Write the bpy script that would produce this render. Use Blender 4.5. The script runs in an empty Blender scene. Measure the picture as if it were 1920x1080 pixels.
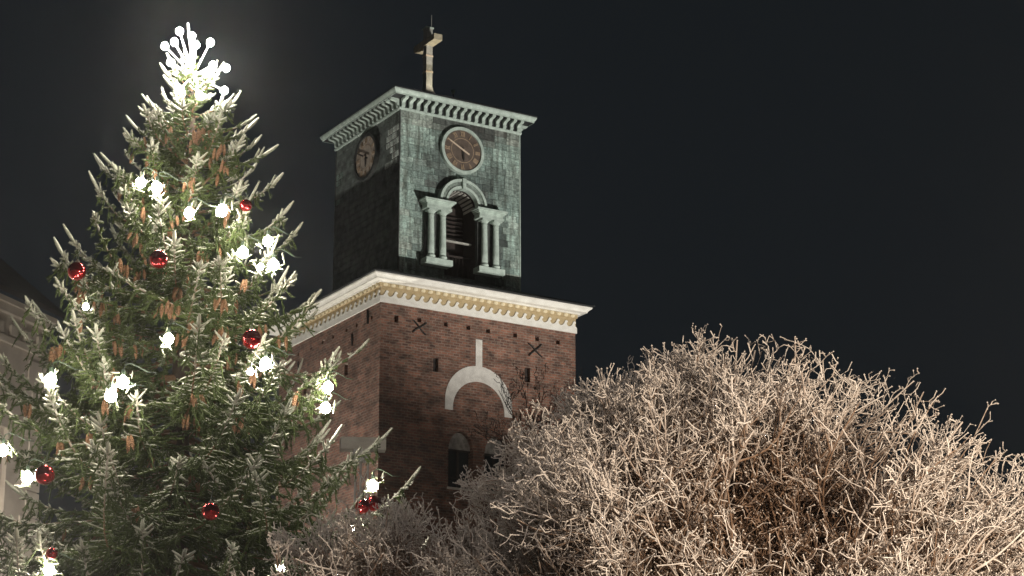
import bpy, bmesh, math, random
import numpy as np
from mathutils import Matrix, Vector

sc = bpy.context.scene
col = sc.collection
random.seed(7)
rng = np.random.default_rng(11)

# ------------------------------------------------------------------ camera
PITCH, ROLL = 0.29032, -0.00282
cam_d = bpy.data.cameras.new('camera')
cam_d.sensor_width = 36.0
cam_d.lens = 36.0 * 4000 / 1920
cam_d.clip_start, cam_d.clip_end = 0.1, 2000
cam = bpy.data.objects.new('camera', cam_d)
col.objects.link(cam)
sc.camera = cam
_up, _rt = Vector((0, -math.sin(PITCH), math.cos(PITCH))), Vector((1, 0, 0))
_fw = Vector((0, math.cos(PITCH), math.sin(PITCH)))
_r2 = _rt * math.cos(ROLL) + _up * math.sin(ROLL)
_u2 = _up * math.cos(ROLL) - _rt * math.sin(ROLL)
cm = Matrix((_r2, _u2, -_fw)).transposed().to_4x4()
cm.translation = (0, 0, 1.6)
cam.matrix_world = cm

# ------------------------------------------------------------------ night sky
world = bpy.data.worlds.new('World')
sc.world = world
world.use_nodes = True
wn, wl = world.node_tree.nodes, world.node_tree.links
bg = wn['Background']
tc = wn.new('ShaderNodeTexCoord')
sep = wn.new('ShaderNodeSeparateXYZ')
wl.new(tc.outputs['Generated'], sep.inputs[0])
cr = wn.new('ShaderNodeValToRGB')          # town glow: a little paler towards the horizon all the way round
cr.color_ramp.elements[0].position, cr.color_ramp.elements[0].color = 0.0, (0.0098, 0.0122, 0.0142, 1)
cr.color_ramp.elements[1].position, cr.color_ramp.elements[1].color = 0.55, (0.0060, 0.0082, 0.0104, 1)
wl.new(sep.outputs['Z'], cr.inputs[0])
wl.new(cr.outputs[0], bg.inputs['Color'])
bg.inputs['Strength'].default_value = 1.0

sc.view_settings.view_transform = 'Standard'
sc.view_settings.look = 'None'
sc.view_settings.exposure = 0.0
sc.view_settings.gamma = 1.0
sc.view_settings.use_curve_mapping = False
sc.render.engine = 'CYCLES'
sc.cycles.use_denoising = True
sc.cycles.max_bounces = 4
sc.cycles.diffuse_bounces = 2
sc.cycles.volume_bounces = 0
sc.cycles.sample_clamp_indirect = 4.0
sc.cycles.light_sampling_threshold = 0.03

TX, TY, TH = -4.013, 95.028, 0.55032        # church tower: centre and turn
CT, ST = math.cos(TH), math.sin(TH)
def tower_pt(x, y, z): return Vector((TX + x * CT - y * ST, TY + x * ST + y * CT, z))

def spot(name, loc, target, power, angle, blend, color, size=0.3):
    d = bpy.data.lights.new(name, 'SPOT')
    d.energy, d.spot_size, d.spot_blend, d.color, d.shadow_soft_size = power, math.radians(angle), blend, color, size
    o = bpy.data.objects.new(name, d)
    col.objects.link(o)
    o.location = loc
    o.rotation_euler = (Vector(target) - Vector(loc)).to_track_quat('-Z', 'Y').to_euler()
    return o
def lamp(name, loc, power, color, size=0.12):
    d = bpy.data.lights.new(name, 'POINT')
    d.energy, d.color, d.shadow_soft_size = power, color, size
    o = bpy.data.objects.new(name, d)
    col.objects.link(o)
    o.location = loc
    return o

FLOOD_F = tower_pt(16, -47, 1.2)             # floodlight out on the square before the clock front
FLOOD_S = tower_pt(-16.4, -1.0, 1.2)         # floodlight close under the shaded side
spot('floodlight_front', FLOOD_F, tower_pt(0.3, -4, 35.0), 118000, 26, 0.9, (1.0, 0.97, 0.91), 0.25)
spot('floodlight_side', FLOOD_S, tower_pt(-5, 0.5, 30.5), 26000, 52, 0.8, (1.0, 0.96, 0.88), 0.2)
CROSS_LAMP = tower_pt(0.70, -1.25, 39.50)
spot('cross_spotlight', CROSS_LAMP + Vector((0, 0, 0.12)), tower_pt(0.0, 0, 41.4), 150, 95, 0.5, (1.0, 0.92, 0.72), 0.05)
STREET_R = Vector((4.6, 8.6, 3.9))           # street lamp right of the frosted trees
STREET_C = Vector((0.6, 4.4, 5.8))          # street lamp over the photographer
STREET_L = Vector((-9.3, 30.0, 4.6))         # street lamp in the lane by the house
lamp('street_light_warm', STREET_R, 2300, (1.0, 0.82, 0.62))
lamp('street_light_neutral', STREET_C, 480, (1.0, 0.88, 0.80))
lamp('street_light_lane', STREET_L, 6000, (1.0, 0.88, 0.74))
STREET_Y = Vector((-8.5, 58.0, 5.0))        # lamp in the churchyard
lamp('street_light_yard', STREET_Y, 1900, (1.0, 0.86, 0.70))

# ------------------------------------------------------------------ helpers
def mat(name, base=(0.5, 0.5, 0.5), rough=0.7, metal=0.0, emit=None, estr=0.0):
    m = bpy.data.materials.new(name)
    m.use_nodes = True
    b = m.node_tree.nodes['Principled BSDF']
    b.inputs['Base Color'].default_value = (*base, 1)
    b.inputs['Roughness'].default_value = rough
    b.inputs['Metallic'].default_value = metal
    if emit:
        b.inputs['Emission Color'].default_value = (*emit, 1)
        b.inputs['Emission Strength'].default_value = estr
    return m
def nodes(m):
    return m.node_tree.nodes, m.node_tree.links, m.node_tree.nodes['Principled BSDF']
def mottled(name, c1, c2, scale=6.0, rough=0.75, metal=0.0, bump=0.2, stretch=(1, 1, 1), lo=0.35, hi=0.68, detail=6):
    """noise-mottled surface with fine relief"""
    m = mat(name, c1, rough, metal)
    n, l, b = nodes(m)
    t = n.new('ShaderNodeTexCoord'); mp = n.new('ShaderNodeMapping'); mp.inputs['Scale'].default_value = stretch
    l.new(t.outputs['Object'], mp.inputs[0])
    nz = n.new('ShaderNodeTexNoise'); nz.inputs['Scale'].default_value = scale; nz.inputs['Detail'].default_value = detail
    l.new(mp.outputs[0], nz.inputs['Vector'])
    r = n.new('ShaderNodeValToRGB')
    r.color_ramp.elements[0].position, r.color_ramp.elements[0].color = lo, (*c1, 1)
    r.color_ramp.elements[1].position, r.color_ramp.elements[1].color = hi, (*c2, 1)
    l.new(nz.outputs['Fac'], r.inputs[0]); l.new(r.outputs[0], b.inputs['Base Color'])
    if bump:
        bp = n.new('ShaderNodeBump'); bp.inputs['Strength'].default_value = bump; bp.inputs['Distance'].default_value = 0.03
        l.new(nz.outputs['Fac'], bp.inputs['Height']); l.new(bp.outputs[0], b.inputs['Normal'])
    return m

def link(o, parent=None):
    col.objects.link(o)
    if parent is not None: o.parent = parent
    return o
def empty(name, loc, label, cat, group=None, rz=0.0):
    o = bpy.data.objects.new(name, None)
    o.location, o.rotation_euler = loc, (0, 0, rz)
    col.objects.link(o)
    tag(o, label, cat, group)
    return o
def tag(o, label, cat, group=None):
    o['label'], o['category'] = label, cat
    if group: o['group'] = group
    return o
class MB:
    """collects verts and faces, builds one mesh object"""
    def __init__(self): self.v, self.f = [], []
    def add(self, vs, fs):
        k = len(self.v); self.v += [tuple(p) for p in vs]; self.f += [tuple(i + k for i in f) for f in fs]; return self
    def box(self, x0, x1, y0, y1, z0, z1):
        return self.add([(x0, y0, z0), (x1, y0, z0), (x1, y1, z0), (x0, y1, z0), (x0, y0, z1), (x1, y0, z1), (x1, y1, z1), (x0, y1, z1)],
                        [(0, 3, 2, 1), (4, 5, 6, 7), (0, 1, 5, 4), (1, 2, 6, 5), (2, 3, 7, 6), (3, 0, 4, 7)])
    def lathe(self, prof, n=16, c=(0, 0), cap=True):
        k = [(c[0] + r * math.cos(2 * math.pi * i / n), c[1] + r * math.sin(2 * math.pi * i / n), z) for r, z in prof for i in range(n)]
        f = [(j * n + i, j * n + (i + 1) % n, (j + 1) * n + (i + 1) % n, (j + 1) * n + i) for j in range(len(prof) - 1) for i in range(n)]
        if cap: f += [tuple(range(n))[::-1], tuple((len(prof) - 1) * n + i for i in range(n))]
        return self.add(k, f)
    def rings(self, prof, half, cap=False):
        """square mouldings: profile of (offset, z) swept round a square of half side half"""
        vs = [(sx * (half + o), sy * (half + o), z) for o, z in prof for sx, sy in ((-1, -1), (1, -1), (1, 1), (-1, 1))]
        fs = [(j * 4 + i, j * 4 + (i + 1) % 4, (j + 1) * 4 + (i + 1) % 4, (j + 1) * 4 + i) for j in range(len(prof) - 1) for i in range(4)]
        if cap: fs.append(tuple((len(prof) - 1) * 4 + i for i in range(4)))
        return self.add(vs, fs)
    def prism(self, poly, y0, y1):
        """polygon in (x, z) extruded from y0 to y1"""
        n = len(poly)
        return self.add([(x, y0, z) for x, z in poly] + [(x, y1, z) for x, z in poly],
                        [tuple(range(n)), tuple(range(2 * n - 1, n - 1, -1))] + [(i, i + n, (i + 1) % n + n, (i + 1) % n) for i in range(n)])
    def bar(self, a, b, r, n=6, r2=None):
        a, b = Vector(a), Vector(b); d = (b - a).normalized()
        s = d.cross(Vector((0, 0, 1)) if abs(d.z) < .9 else Vector((1, 0, 0))).normalized(); t = d.cross(s)
        r2 = r if r2 is None else r2
        vs = [p + (s * math.cos(2 * math.pi * i / n) + t * math.sin(2 * math.pi * i / n)) * q for p, q in ((a, r), (b, r2)) for i in range(n)]
        return self.add(vs, [(i, (i + 1) % n, (i + 1) % n + n, i + n) for i in range(n)] + [tuple(range(n))[::-1], tuple(range(n, 2 * n))])
    def mesh(self, name, m, smooth=False):
        me = bpy.data.meshes.new(name); me.from_pydata(self.v, [], self.f)
        if m: me.materials.append(m)
        if smooth: me.shade_smooth()
        return me
    def build(self, name, m, parent=None, smooth=False):
        return link(bpy.data.objects.new(name, self.mesh(name, m, smooth)), parent)
def put(name, me, parent, loc=(0, 0, 0), rz=0.0, scale=(1, 1, 1)):
    o = bpy.data.objects.new(name, me)
    o.location, o.rotation_euler, o.scale = loc, (0, 0, rz), scale
    return link(o, parent)
def np_mesh(name, verts, faces, m, attrs=None, smooth=False):
    """verts (n,3); faces: list of (k, m) int arrays with m = 3 or 4"""
    me = bpy.data.meshes.new(name)
    me.vertices.add(len(verts)); me.vertices.foreach_set('co', np.asarray(verts, np.float32).ravel())
    idx = np.concatenate([f.ravel() for f in faces]).astype(np.int32)
    tot = np.concatenate([np.full(len(f), f.shape[1], np.int32) for f in faces])
    start = np.concatenate([[0], np.cumsum(tot)[:-1]]).astype(np.int32)
    me.loops.add(len(idx)); me.loops.foreach_set('vertex_index', idx)
    me.polygons.add(len(tot)); me.polygons.foreach_set('loop_start', start)
    try: me.polygons.foreach_set('loop_total', tot)
    except Exception: pass
    for k, a in (attrs or {}).items():
        at = me.attributes.new(k, 'FLOAT', 'POINT'); at.data.foreach_set('value', np.asarray(a, np.float32))
    me.materials.append(m)
    me.update(calc_edges=True)
    if smooth: me.shade_smooth()
    return me
def norm(a): return a / np.maximum(np.linalg.norm(a, axis=-1, keepdims=True), 1e-9)
def tubes(P, R, S):
    """P (n,k,3) polylines, R (n,k) radii -> verts (n*k*S,3), quads"""
    n, k, _ = P.shape
    T = np.empty_like(P); T[:, 1:-1] = P[:, 2:] - P[:, :-2]; T[:, 0] = P[:, 1] - P[:, 0]; T[:, -1] = P[:, -1] - P[:, -2]
    T = norm(T)
    ref = np.where(np.abs(T[..., 2:3]) < .9, np.array([0, 0, 1.0]), np.array([1.0, 0, 0]))
    A = norm(np.cross(T, ref)); B = np.cross(T, A)
    ang = 2 * np.pi * np.arange(S) / S
    V = P[:, :, None, :] + R[:, :, None, None] * (A[:, :, None, :] * np.cos(ang)[:, None] + B[:, :, None, :] * np.sin(ang)[:, None])
    base = (np.arange(n) * k * S)[:, None, None] + (np.arange(k - 1) * S)[None, :, None]
    i = np.arange(S); j = (i + 1) % S
    Q = np.stack([base + i, base + j, base + S + j, base + S + i], -1).reshape(-1, 4)
    return V.reshape(-1, 3), Q
class Acc:
    """gathers numpy verts, faces and one float attribute"""
    def __init__(self): self.v, self.q, self.t, self.a, self.n = [], [], [], [], 0
    def add(self, V, F, attr):
        F = F + self.n
        (self.q if F.shape[1] == 4 else self.t).append(F)
        self.v.append(V); self.a.append(np.broadcast_to(attr, (len(V),)) if np.ndim(attr) == 0 else attr); self.n += len(V)
    def mesh(self, name, m, smooth=False):
        fs = [np.concatenate(x) for x in (self.q, self.t) if x]
        return np_mesh(name, np.concatenate(self.v), fs, m, {'frost': np.concatenate(self.a)}, smooth)

# ------------------------------------------------------------------ materials
def brick_material():
    m = mat('tower_brick', (0.22, 0.09, 0.06), 0.9)
    n, l, b = nodes(m)
    t = n.new('ShaderNodeTexCoord'); g = n.new('ShaderNodeNewGeometry')
    s = n.new('ShaderNodeSeparateXYZ'); l.new(t.outputs['Object'], s.inputs[0])
    vt = n.new('ShaderNodeVectorTransform'); vt.vector_type = 'NORMAL'; vt.convert_from = 'WORLD'; vt.convert_to = 'OBJECT'
    l.new(g.outputs['True Normal'], vt.inputs[0])
    sn = n.new('ShaderNodeSeparateXYZ'); l.new(vt.outputs[0], sn.inputs[0])
    ab = n.new('ShaderNodeMath'); ab.operation = 'ABSOLUTE'; l.new(sn.outputs['X'], ab.inputs[0])
    gt = n.new('ShaderNodeMath'); gt.operation = 'GREATER_THAN'; gt.inputs[1].default_value = 0.5; l.new(ab.outputs[0], gt.inputs[0])
    mx = n.new('ShaderNodeMix'); l.new(gt.outputs[0], mx.inputs['Factor']); l.new(s.outputs['X'], mx.inputs['A']); l.new(s.outputs['Y'], mx.inputs['B'])
    cb = n.new('ShaderNodeCombineXYZ'); l.new(mx.outputs['Result'], cb.inputs['X']); l.new(s.outputs['Z'], cb.inputs['Y'])
    # courses wander a little
    wob = n.new('ShaderNodeTexNoise'); wob.inputs['Scale'].default_value = 1.3; l.new(cb.outputs[0], wob.inputs['Vector'])
    wm = n.new('ShaderNodeVectorMath'); wm.operation = 'SCALE'; wm.inputs['Scale'].default_value = 0.05; l.new(wob.outputs['Color'], wm.inputs[0])
    va = n.new('ShaderNodeVectorMath'); va.operation = 'ADD'; l.new(cb.outputs[0], va.inputs[0]); l.new(wm.outputs[0], va.inputs[1])
    br = n.new('ShaderNodeTexBrick')
    br.inputs['Scale'].default_value = 1.0; br.inputs['Brick Width'].default_value = 0.30; br.inputs['Row Height'].default_value = 0.12
    br.inputs['Mortar Size'].default_value = 0.022; br.inputs['Mortar Smooth'].default_value = 0.3; br.inputs['Bias'].default_value = -0.1
    br.inputs['Color1'].default_value = (0.29, 0.128, 0.082, 1); br.inputs['Color2'].default_value = (0.105, 0.054, 0.042, 1)
    br.inputs['Mortar'].default_value = (0.26, 0.20, 0.155, 1)
    l.new(va.outputs[0], br.inputs['Vector'])
    st = n.new('ShaderNodeMapping'); st.inputs['Scale'].default_value = (0.9, 1.5, 1); l.new(cb.outputs[0], st.inputs[0])
    n1 = n.new('ShaderNodeTexNoise'); n1.inputs['Scale'].default_value = 1.5; n1.inputs['Detail'].default_value = 9; n1.inputs['Roughness'].default_value = .7; l.new(st.outputs[0], n1.inputs['Vector'])
    r1 = n.new('ShaderNodeValToRGB'); r1.color_ramp.elements[0].position = .38; r1.color_ramp.elements[0].color = (.45, .44, .44, 1)
    r1.color_ramp.elements[1].position = .62; r1.color_ramp.elements[1].color = (1.25, 1.2, 1.18, 1); l.new(n1.outputs['Fac'], r1.inputs[0])
    mu = n.new('ShaderNodeMix'); mu.data_type = 'RGBA'; mu.blend_type = 'MULTIPLY'; mu.inputs['Factor'].default_value = 1
    l.new(br.outputs['Color'], mu.inputs['A']); l.new(r1.outputs[0], mu.inputs['B'])
    n2 = n.new('ShaderNodeTexNoise'); n2.inputs['Scale'].default_value = 3.4; n2.inputs['Detail'].default_value = 5; l.new(cb.outputs[0], n2.inputs['Vector'])
    r2 = n.new('ShaderNodeValToRGB'); r2.color_ramp.elements[0].position = .56; r2.color_ramp.elements[0].color = (0, 0, 0, 1)
    r2.color_ramp.elements[1].position = .70; r2.color_ramp.elements[1].color = (.6, .6, .6, 1); l.new(n2.outputs['Fac'], r2.inputs[0])
    m2 = n.new('ShaderNodeMix'); m2.data_type = 'RGBA'; l.new(r2.outputs[0], m2.inputs['Factor']); l.new(mu.outputs['Result'], m2.inputs['A']); m2.inputs['B'].default_value = (.25, .18, .13, 1)
    l.new(m2.outputs['Result'], b.inputs['Base Color'])
    bp = n.new('ShaderNodeBump'); bp.inputs['Strength'].default_value = .6; bp.inputs['Distance'].default_value = .02; bp.invert = True
    l.new(br.outputs['Fac'], bp.inputs['Height']); l.new(bp.outputs[0], b.inputs['Normal'])
    return m
M = {}
M['brick'] = brick_material()
M['cream'] = mottled('cream_paint', (0.74, 0.70, 0.62), (0.88, 0.85, 0.77), 2.2, 0.7, bump=0.05, stretch=(1, 1, 2.5))
M['plaster'] = mottled('lime_plaster', (0.62, 0.58, 0.52), (0.80, 0.76, 0.69), 3.5, 0.85, bump=0.1)
M['darkplaster'] = mottled('dark_plaster', (0.20, 0.18, 0.16), (0.42, 0.39, 0.35), 6, 0.9, bump=0.1)  # darker plaster tone for the window tympanum
M['ochre'] = mottled('ochre_paint', (0.42, 0.31, 0.16), (0.55, 0.43, 0.25), 4, 0.75, bump=0.05)
M['egg'] = mottled('ochre_cream_paint', (0.62, 0.50, 0.29), (0.80, 0.68, 0.46), 5, 0.7, bump=0)
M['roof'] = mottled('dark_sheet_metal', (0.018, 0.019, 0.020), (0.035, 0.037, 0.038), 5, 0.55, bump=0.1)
M['patina'] = mottled('pale_patina', (0.40, 0.48, 0.42), (0.60, 0.70, 0.62), 4, 0.7, bump=0.1)
M['darkcopper'] = mottled('dark_copper', (0.035, 0.036, 0.034), (0.085, 0.092, 0.085), 4, 0.6, bump=0.1)
M['iron'] = mat('wall_iron', (0.02, 0.017, 0.015), 0.7)
M['void'] = mottled('belfry_timber', (0.022, 0.016, 0.014), (0.045, 0.032, 0.026), 6, 0.9)
M['dial'] = mottled('brown_dial', (0.095, 0.072, 0.056), (0.16, 0.12, 0.095), 5, 0.6, bump=0.05)
M['litdial'] = mottled('lightened_dial', (0.44, 0.37, 0.30), (0.60, 0.52, 0.43), 5, 0.6, bump=0.05)  # paler copy of the brown dial, in place of more side light
M['gilt'] = mottled('worn_gilt', (0.34, 0.245, 0.16), (0.48, 0.36, 0.25), 9, 0.5, bump=0)
M['hand'] = mat('pale_gilt', (0.72, 0.58, 0.44), 0.45)
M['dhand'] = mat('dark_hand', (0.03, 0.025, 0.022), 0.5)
M['glass'] = mat('old_window_glass', (0.02, 0.024, 0.026), 0.12)
M['cross'] = mottled('weathered_gold', (0.46, 0.40, 0.28), (0.66, 0.58, 0.42), 6, 0.45, bump=0.05)
M['crossgrey'] = mottled('grey_lead', (0.36, 0.35, 0.31), (0.52, 0.50, 0.45), 6, 0.6)
def plate_material():
    m = mat('copper_plate', (0.2, 0.25, 0.22), 0.62)
    n, l, b = nodes(m)
    oi = n.new('ShaderNodeObjectInfo'); t = n.new('ShaderNodeTexCoord')
    mp = n.new('ShaderNodeMapping'); mp.inputs['Scale'].default_value = (1.6, 1, 1.4); l.new(t.outputs['Object'], mp.inputs[0])
    l.new(oi.outputs['Location'], mp.inputs['Location'])
    nz = n.new('ShaderNodeTexNoise'); nz.inputs['Scale'].default_value = 3.0; nz.inputs['Detail'].default_value = 7; nz.inputs['Roughness'].default_value = .7
    l.new(mp.outputs[0], nz.inputs['Vector'])
    r = n.new('ShaderNodeValToRGB'); r.color_ramp.elements[0].position = .36; r.color_ramp.elements[0].color = (.38, .40, .40, 1)
    r.color_ramp.elements[1].position = .64; r.color_ramp.elements[1].color = (1.3, 1.3, 1.3, 1); l.new(nz.outputs['Fac'], r.inputs[0])
    mu = n.new('ShaderNodeMix'); mu.data_type = 'RGBA'; mu.blend_type = 'MULTIPLY'; mu.inputs['Factor'].default_value = 1
    l.new(oi.outputs['Color'], mu.inputs['A']); l.new(r.outputs[0], mu.inputs['B'])
    gp_ = n.new('ShaderNodeNewGeometry'); m3 = n.new('ShaderNodeMapping'); m3.inputs['Scale'].default_value = (2.6, 2.6, .38); l.new(gp_.outputs['Position'], m3.inputs[0])
    n3 = n.new('ShaderNodeTexNoise'); n3.inputs['Scale'].default_value = 1.6; n3.inputs['Detail'].default_value = 8; n3.inputs['Roughness'].default_value = .68; l.new(m3.outputs[0], n3.inputs['Vector'])
    r3 = n.new('ShaderNodeValToRGB'); r3.color_ramp.elements[0].position = .38; r3.color_ramp.elements[0].color = (.42, .40, .38, 1)
    r3.color_ramp.elements[1].position = .60; r3.color_ramp.elements[1].color = (1.12, 1.12, 1.12, 1); l.new(n3.outputs['Fac'], r3.inputs[0])
    m4 = n.new('ShaderNodeMix'); m4.data_type = 'RGBA'; m4.blend_type = 'MULTIPLY'; m4.inputs['Factor'].default_value = 1     # run-off streaks across the sheets
    l.new(mu.outputs['Result'], m4.inputs['A']); l.new(r3.outputs[0], m4.inputs['B']); l.new(m4.outputs['Result'], b.inputs['Base Color'])
    return m
M['plate'] = plate_material()

# ------------------------------------------------------------------ ground
g = MB()
N = 40
xs = np.linspace(-900, 900, N + 1)
g.add([(x, y, 0.25 * math.sin(x * .013) * math.cos(y * .011) * min(1, max(0, (math.hypot(x, y - 40) - 120) / 200))) for y in xs for x in xs],
      [(j * (N + 1) + i, j * (N + 1) + i + 1, (j + 1) * (N + 1) + i + 1, (j + 1) * (N + 1) + i) for j in range(N) for i in range(N)])
ground = g.build('ground', mottled('snowy_ground', (0.20, 0.20, 0.20), (0.55, 0.56, 0.58), .6, .9, bump=.3), None, True)
ground['kind'] = 'structure'

# ------------------------------------------------------------------ church tower
A, B = 5.0, 3.177
tower = empty('church_tower', (TX, TY, 0), 'brick church tower with green copper clock stage and cross on top', 'church tower', rz=TH)

def wall_with_holes(mb, s0, s1, z0, z1, holes, place):
    """rectangle with rectangular recesses; holes (s, z, half width, half height, depth); place(s, d, z) -> xyz"""
    S = sorted({s0, s1} | {h[0] - h[2] for h in holes} | {h[0] + h[2] for h in holes})
    Z = sorted({z0, z1} | {h[1] - h[3] for h in holes} | {h[1] + h[3] for h in holes})
    for i in range(len(S) - 1):
        for j in range(len(Z) - 1):
            a, b_ = (S[i] + S[i + 1]) / 2, (Z[j] + Z[j + 1]) / 2
            if any(abs(a - h[0]) < h[2] and abs(b_ - h[1]) < h[3] for h in holes): continue
            mb.add([place(S[i], 0, Z[j]), place(S[i + 1], 0, Z[j]), place(S[i + 1], 0, Z[j + 1]), place(S[i], 0, Z[j + 1])], [(0, 1, 2, 3)])
    for s, z, w, h, d in holes:
        c = [(s - w, z - h), (s + w, z - h), (s + w, z + h), (s - w, z + h)]
        vs = [place(a, 0, b_) for a, b_ in c] + [place(a, d, b_) for a, b_ in c]
        mb.add(vs, [(0, 1, 5, 4), (1, 2, 6, 5), (2, 3, 7, 6), (3, 0, 4, 7), (4, 5, 6, 7)])
putlog_f = [(-4.22, 26.68, .10, .17, .3)] + [(s, 26.8, .10, .10, .3) for s in (-3.09, -1.76, -.62, .39, 1.8, 2.95, 4.06)]
slits_f = [(-2.25, 24.9, .13, .31, .4), (2.43, 25.06, .14, .33, .4)]
win_f = [(-.98, 20.83, .62, 1.23, .45), (.83, 20.83, .62, 1.23, .45)]
putlog_l = [(s, 26.83, .09, .09, .3) for s in (-4.21, -2.81, -1.84, -.54, .52, 1.7, 3.0, 4.2)]
slits_l = [(-1.87, 25.02, .17, .27, .4), (2.2, 25.02, .17, .27, .4)]
w = MB()
wall_with_holes(w, -A, A, 0, 27.36, putlog_f + slits_f + win_f, lambda s, d, z: (s, -A + d, z))
wall_with_holes(w, -A, A, 0, 27.36, putlog_l + slits_l, lambda s, d, z: (-A + d, s, z))
w.add([(A, -A, 0), (A, A, 0), (A, A, 27.36), (A, -A, 27.36)], [(0, 1, 2, 3)])
w.add([(A, A, 0), (-A, A, 0), (-A, A, 27.36), (A, A, 27.36)], [(0, 1, 2, 3)])
brick = w.build('brick_wall', M['brick'], tower)
# shutters in the slits
for s, z, hw, hh, d in slits_f:
    o = MB().box(s - hw + .01, s + hw - .01, -A + .16, -A + .2, z - hh + .01, z + hh - .01).build('slit_shutter', M['void'], tower)
# pointed windows
def pointed(hw, zs, n=10, k=1.25):
    """outline of a pointed arch above spring zs, from right to left"""
    r = hw * k * 1.0; cx = r - hw; top = math.sqrt(r * r - cx * cx); a = math.acos(cx / r)
    right = [(-cx + r * math.cos(t), zs + r * math.sin(t)) for t in np.linspace(0, a, n)]
    return right + [(-x, z) for x, z in right[::-1][1:]]
for s, z, hw, hh, d in win_f:
    z0, z1 = z - hh, z + hh
    zs = z1 - hw * math.sqrt(1.25 ** 2 - .25 ** 2) * .97
    arc = [(x * .97, zz) for x, zz in pointed(hw, zs)]
    wn_ = MB()
    wn_.prism([(s + x, zz) for x, zz in [(hw, zs)] + arc[:10] + [(0, z1), (hw, z1)]], -A - .003, -A + .2)
    wn_.prism([(s - x, zz) for x, zz in [(hw, zs)] + arc[:10] + [(0, z1), (hw, z1)]], -A - .003, -A + .2)
    fr = wn_.build('window_arch', M['brick'], tower)
    MB().prism([(s + x, zz) for x, zz in arc], -A + .22, -A + .26).build('tympanum', M['darkplaster'], fr)
    for sgn in (-1, 1):
        MB().box(s + sgn * .3 - .25, s + sgn * .3 + .25, -A + .3, -A + .315, z0 + .05, zs).build('pane', M['glass'], fr)
    MB().box(s - .05, s + .05, -A + .24, -A + .30, z0, zs).box(s - hw, s + hw, -A + .25, -A + .295, zs - .08, zs).box(s - hw, s + hw, -A + .25, -A + .295, z0 + .45, z0 + .5).build('mullion', M['void'], fr)
    MB().box(s - hw - .06, s + hw + .06, -A - .05, -A + .12, z0 - .1, z0 - .004).build('sill', M['plaster'], fr)
# plastered blind arch with the strip above it
def ring_poly(ro, zo, ri, zi, zf, n=24):
    o = [(ro, zf)] + [(ro * math.cos(t), zo + ro * math.sin(t)) for t in np.linspace(0, math.pi, n)] + [(-ro, zf)]
    i = [(-ri, zf)] + [(-ri * math.cos(t), zi + ri * math.sin(t)) for t in np.linspace(0, math.pi, n)] + [(ri, zf)]
    return o, i
def strip_ring(mb, o, i, cx, y0, y1):
    n = len(o); i = i[::-1]
    vs = [(cx + x, y, z) for y in (y0, y1) for x, z in o] + [(cx + x, y, z) for y in (y0, y1) for x, z in i]
    fs = []
    for k in range(n - 1):
        fs += [(k, k + 1, 2 * n + k + 1, 2 * n + k), (k, k + n, k + n + 1, k + 1), (2 * n + k, 2 * n + k + 1, 3 * n + k + 1, 3 * n + k), (n + k, 3 * n + k, 3 * n + k + 1, n + k + 1)]
    fs += [(0, 2 * n, 3 * n, n), (n - 1, 2 * n - 1, 4 * n - 1, 3 * n - 1)]
    mb.add(vs, fs)
o_, i_ = ring_poly(1.70, 23.42, 1.31, 23.10, 22.99)
ra = MB(); strip_ring(ra, o_, i_, -.085, -A - .022, -A + .05)
ra.build('blind_arch', M['plaster'], tower)
MB().box(-.245, .085, -A - .019, -A + .05, 25.06, 26.33).build('plaster_strip', M['plaster'], tower)
# iron wall anchors
def anchor(x, z, ang, sc_=1.0):
    mb = MB()
    for a in (ang, ang + 1.75):
        p = [(x + (t * math.cos(a) + .10 * t * t * t * 6 * -math.sin(a)) * sc_, z + (t * math.sin(a) + .10 * t * t * t * 6 * math.cos(a)) * sc_) for t in np.linspace(-.42, .42, 9)]
        for q in range(8): mb.bar((p[q][0], -A - .04, p[q][1]), (p[q + 1][0], -A - .04, p[q + 1][1]), .035, 5)
    return mb.build('wall_anchor', M['iron'], tower)
anchor(-3.09, 26.45, .55); anchor(2.83, 26.25, .65, 1.05)
for s, za, zb in ((-3.9, 26.6, 27.25), (-2.45, 25.95, 26.5), (2.9, 25.75, 26.45)):
    MB().bar((-A - .04, s - .03, za), (-A - .04, s + .03, zb), .04, 5).bar((-A - .04, s - .1, (za + zb) / 2), (-A - .04, s + .1, (za + zb) / 2 + .03), .03, 5).build('wall_anchor', M['iron'], tower)

# lower cornice
MB().rings([(0, 27.33), (.06, 27.33), (.06, 27.57), (.0, 27.57)], A).build('cornice_band', M['cream'], tower)
MB().rings([(.02, 27.55), (.02, 28.03), (.0, 28.03)], A).build('frieze', M['ochre'], tower)
MB().rings([(.0, 28.03), (.085, 28.03), (.085, 28.20), (.0, 28.20)], A).build('egg_band', M['ochre'], tower)
MB().rings([(.0, 28.2), (.17, 28.2), (.17, 28.235), (.20, 28.235), (.24, 28.25), (.40, 28.262), (.42, 28.262), (.42, 28.31), (.44, 28.32), (.47, 28.36), (.52, 28.40), (.56, 28.425), (.575, 28.45), (.575, 28.50), (.0, 28.51)], A).build('cornice', M['cream'], tower)
wave = [(0, -.02), (.44, -.02), (.44, .012), (.405, .03), (.365, .075), (.345, .13), (.352, .17), (.378, .185), (.405, .20), (.408, .235), (.38, .275), (.33, .29), (.285, .275), (.25, .22), (.21, .13), (.15, .065), (.08, .025), (0, .012)]
nW = 23; pitch = 2 * (A + .04) / nW
wm = MB().prism([(x * pitch / .44, z) for x, z in wave], -.055, -.005).mesh('scroll_wave', M['cream'])
wml = MB().prism([(x * pitch / .44, z) for x, z in wave][::1], -.055, -.005).mesh('scroll_wave_side', M['cream'])
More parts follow.
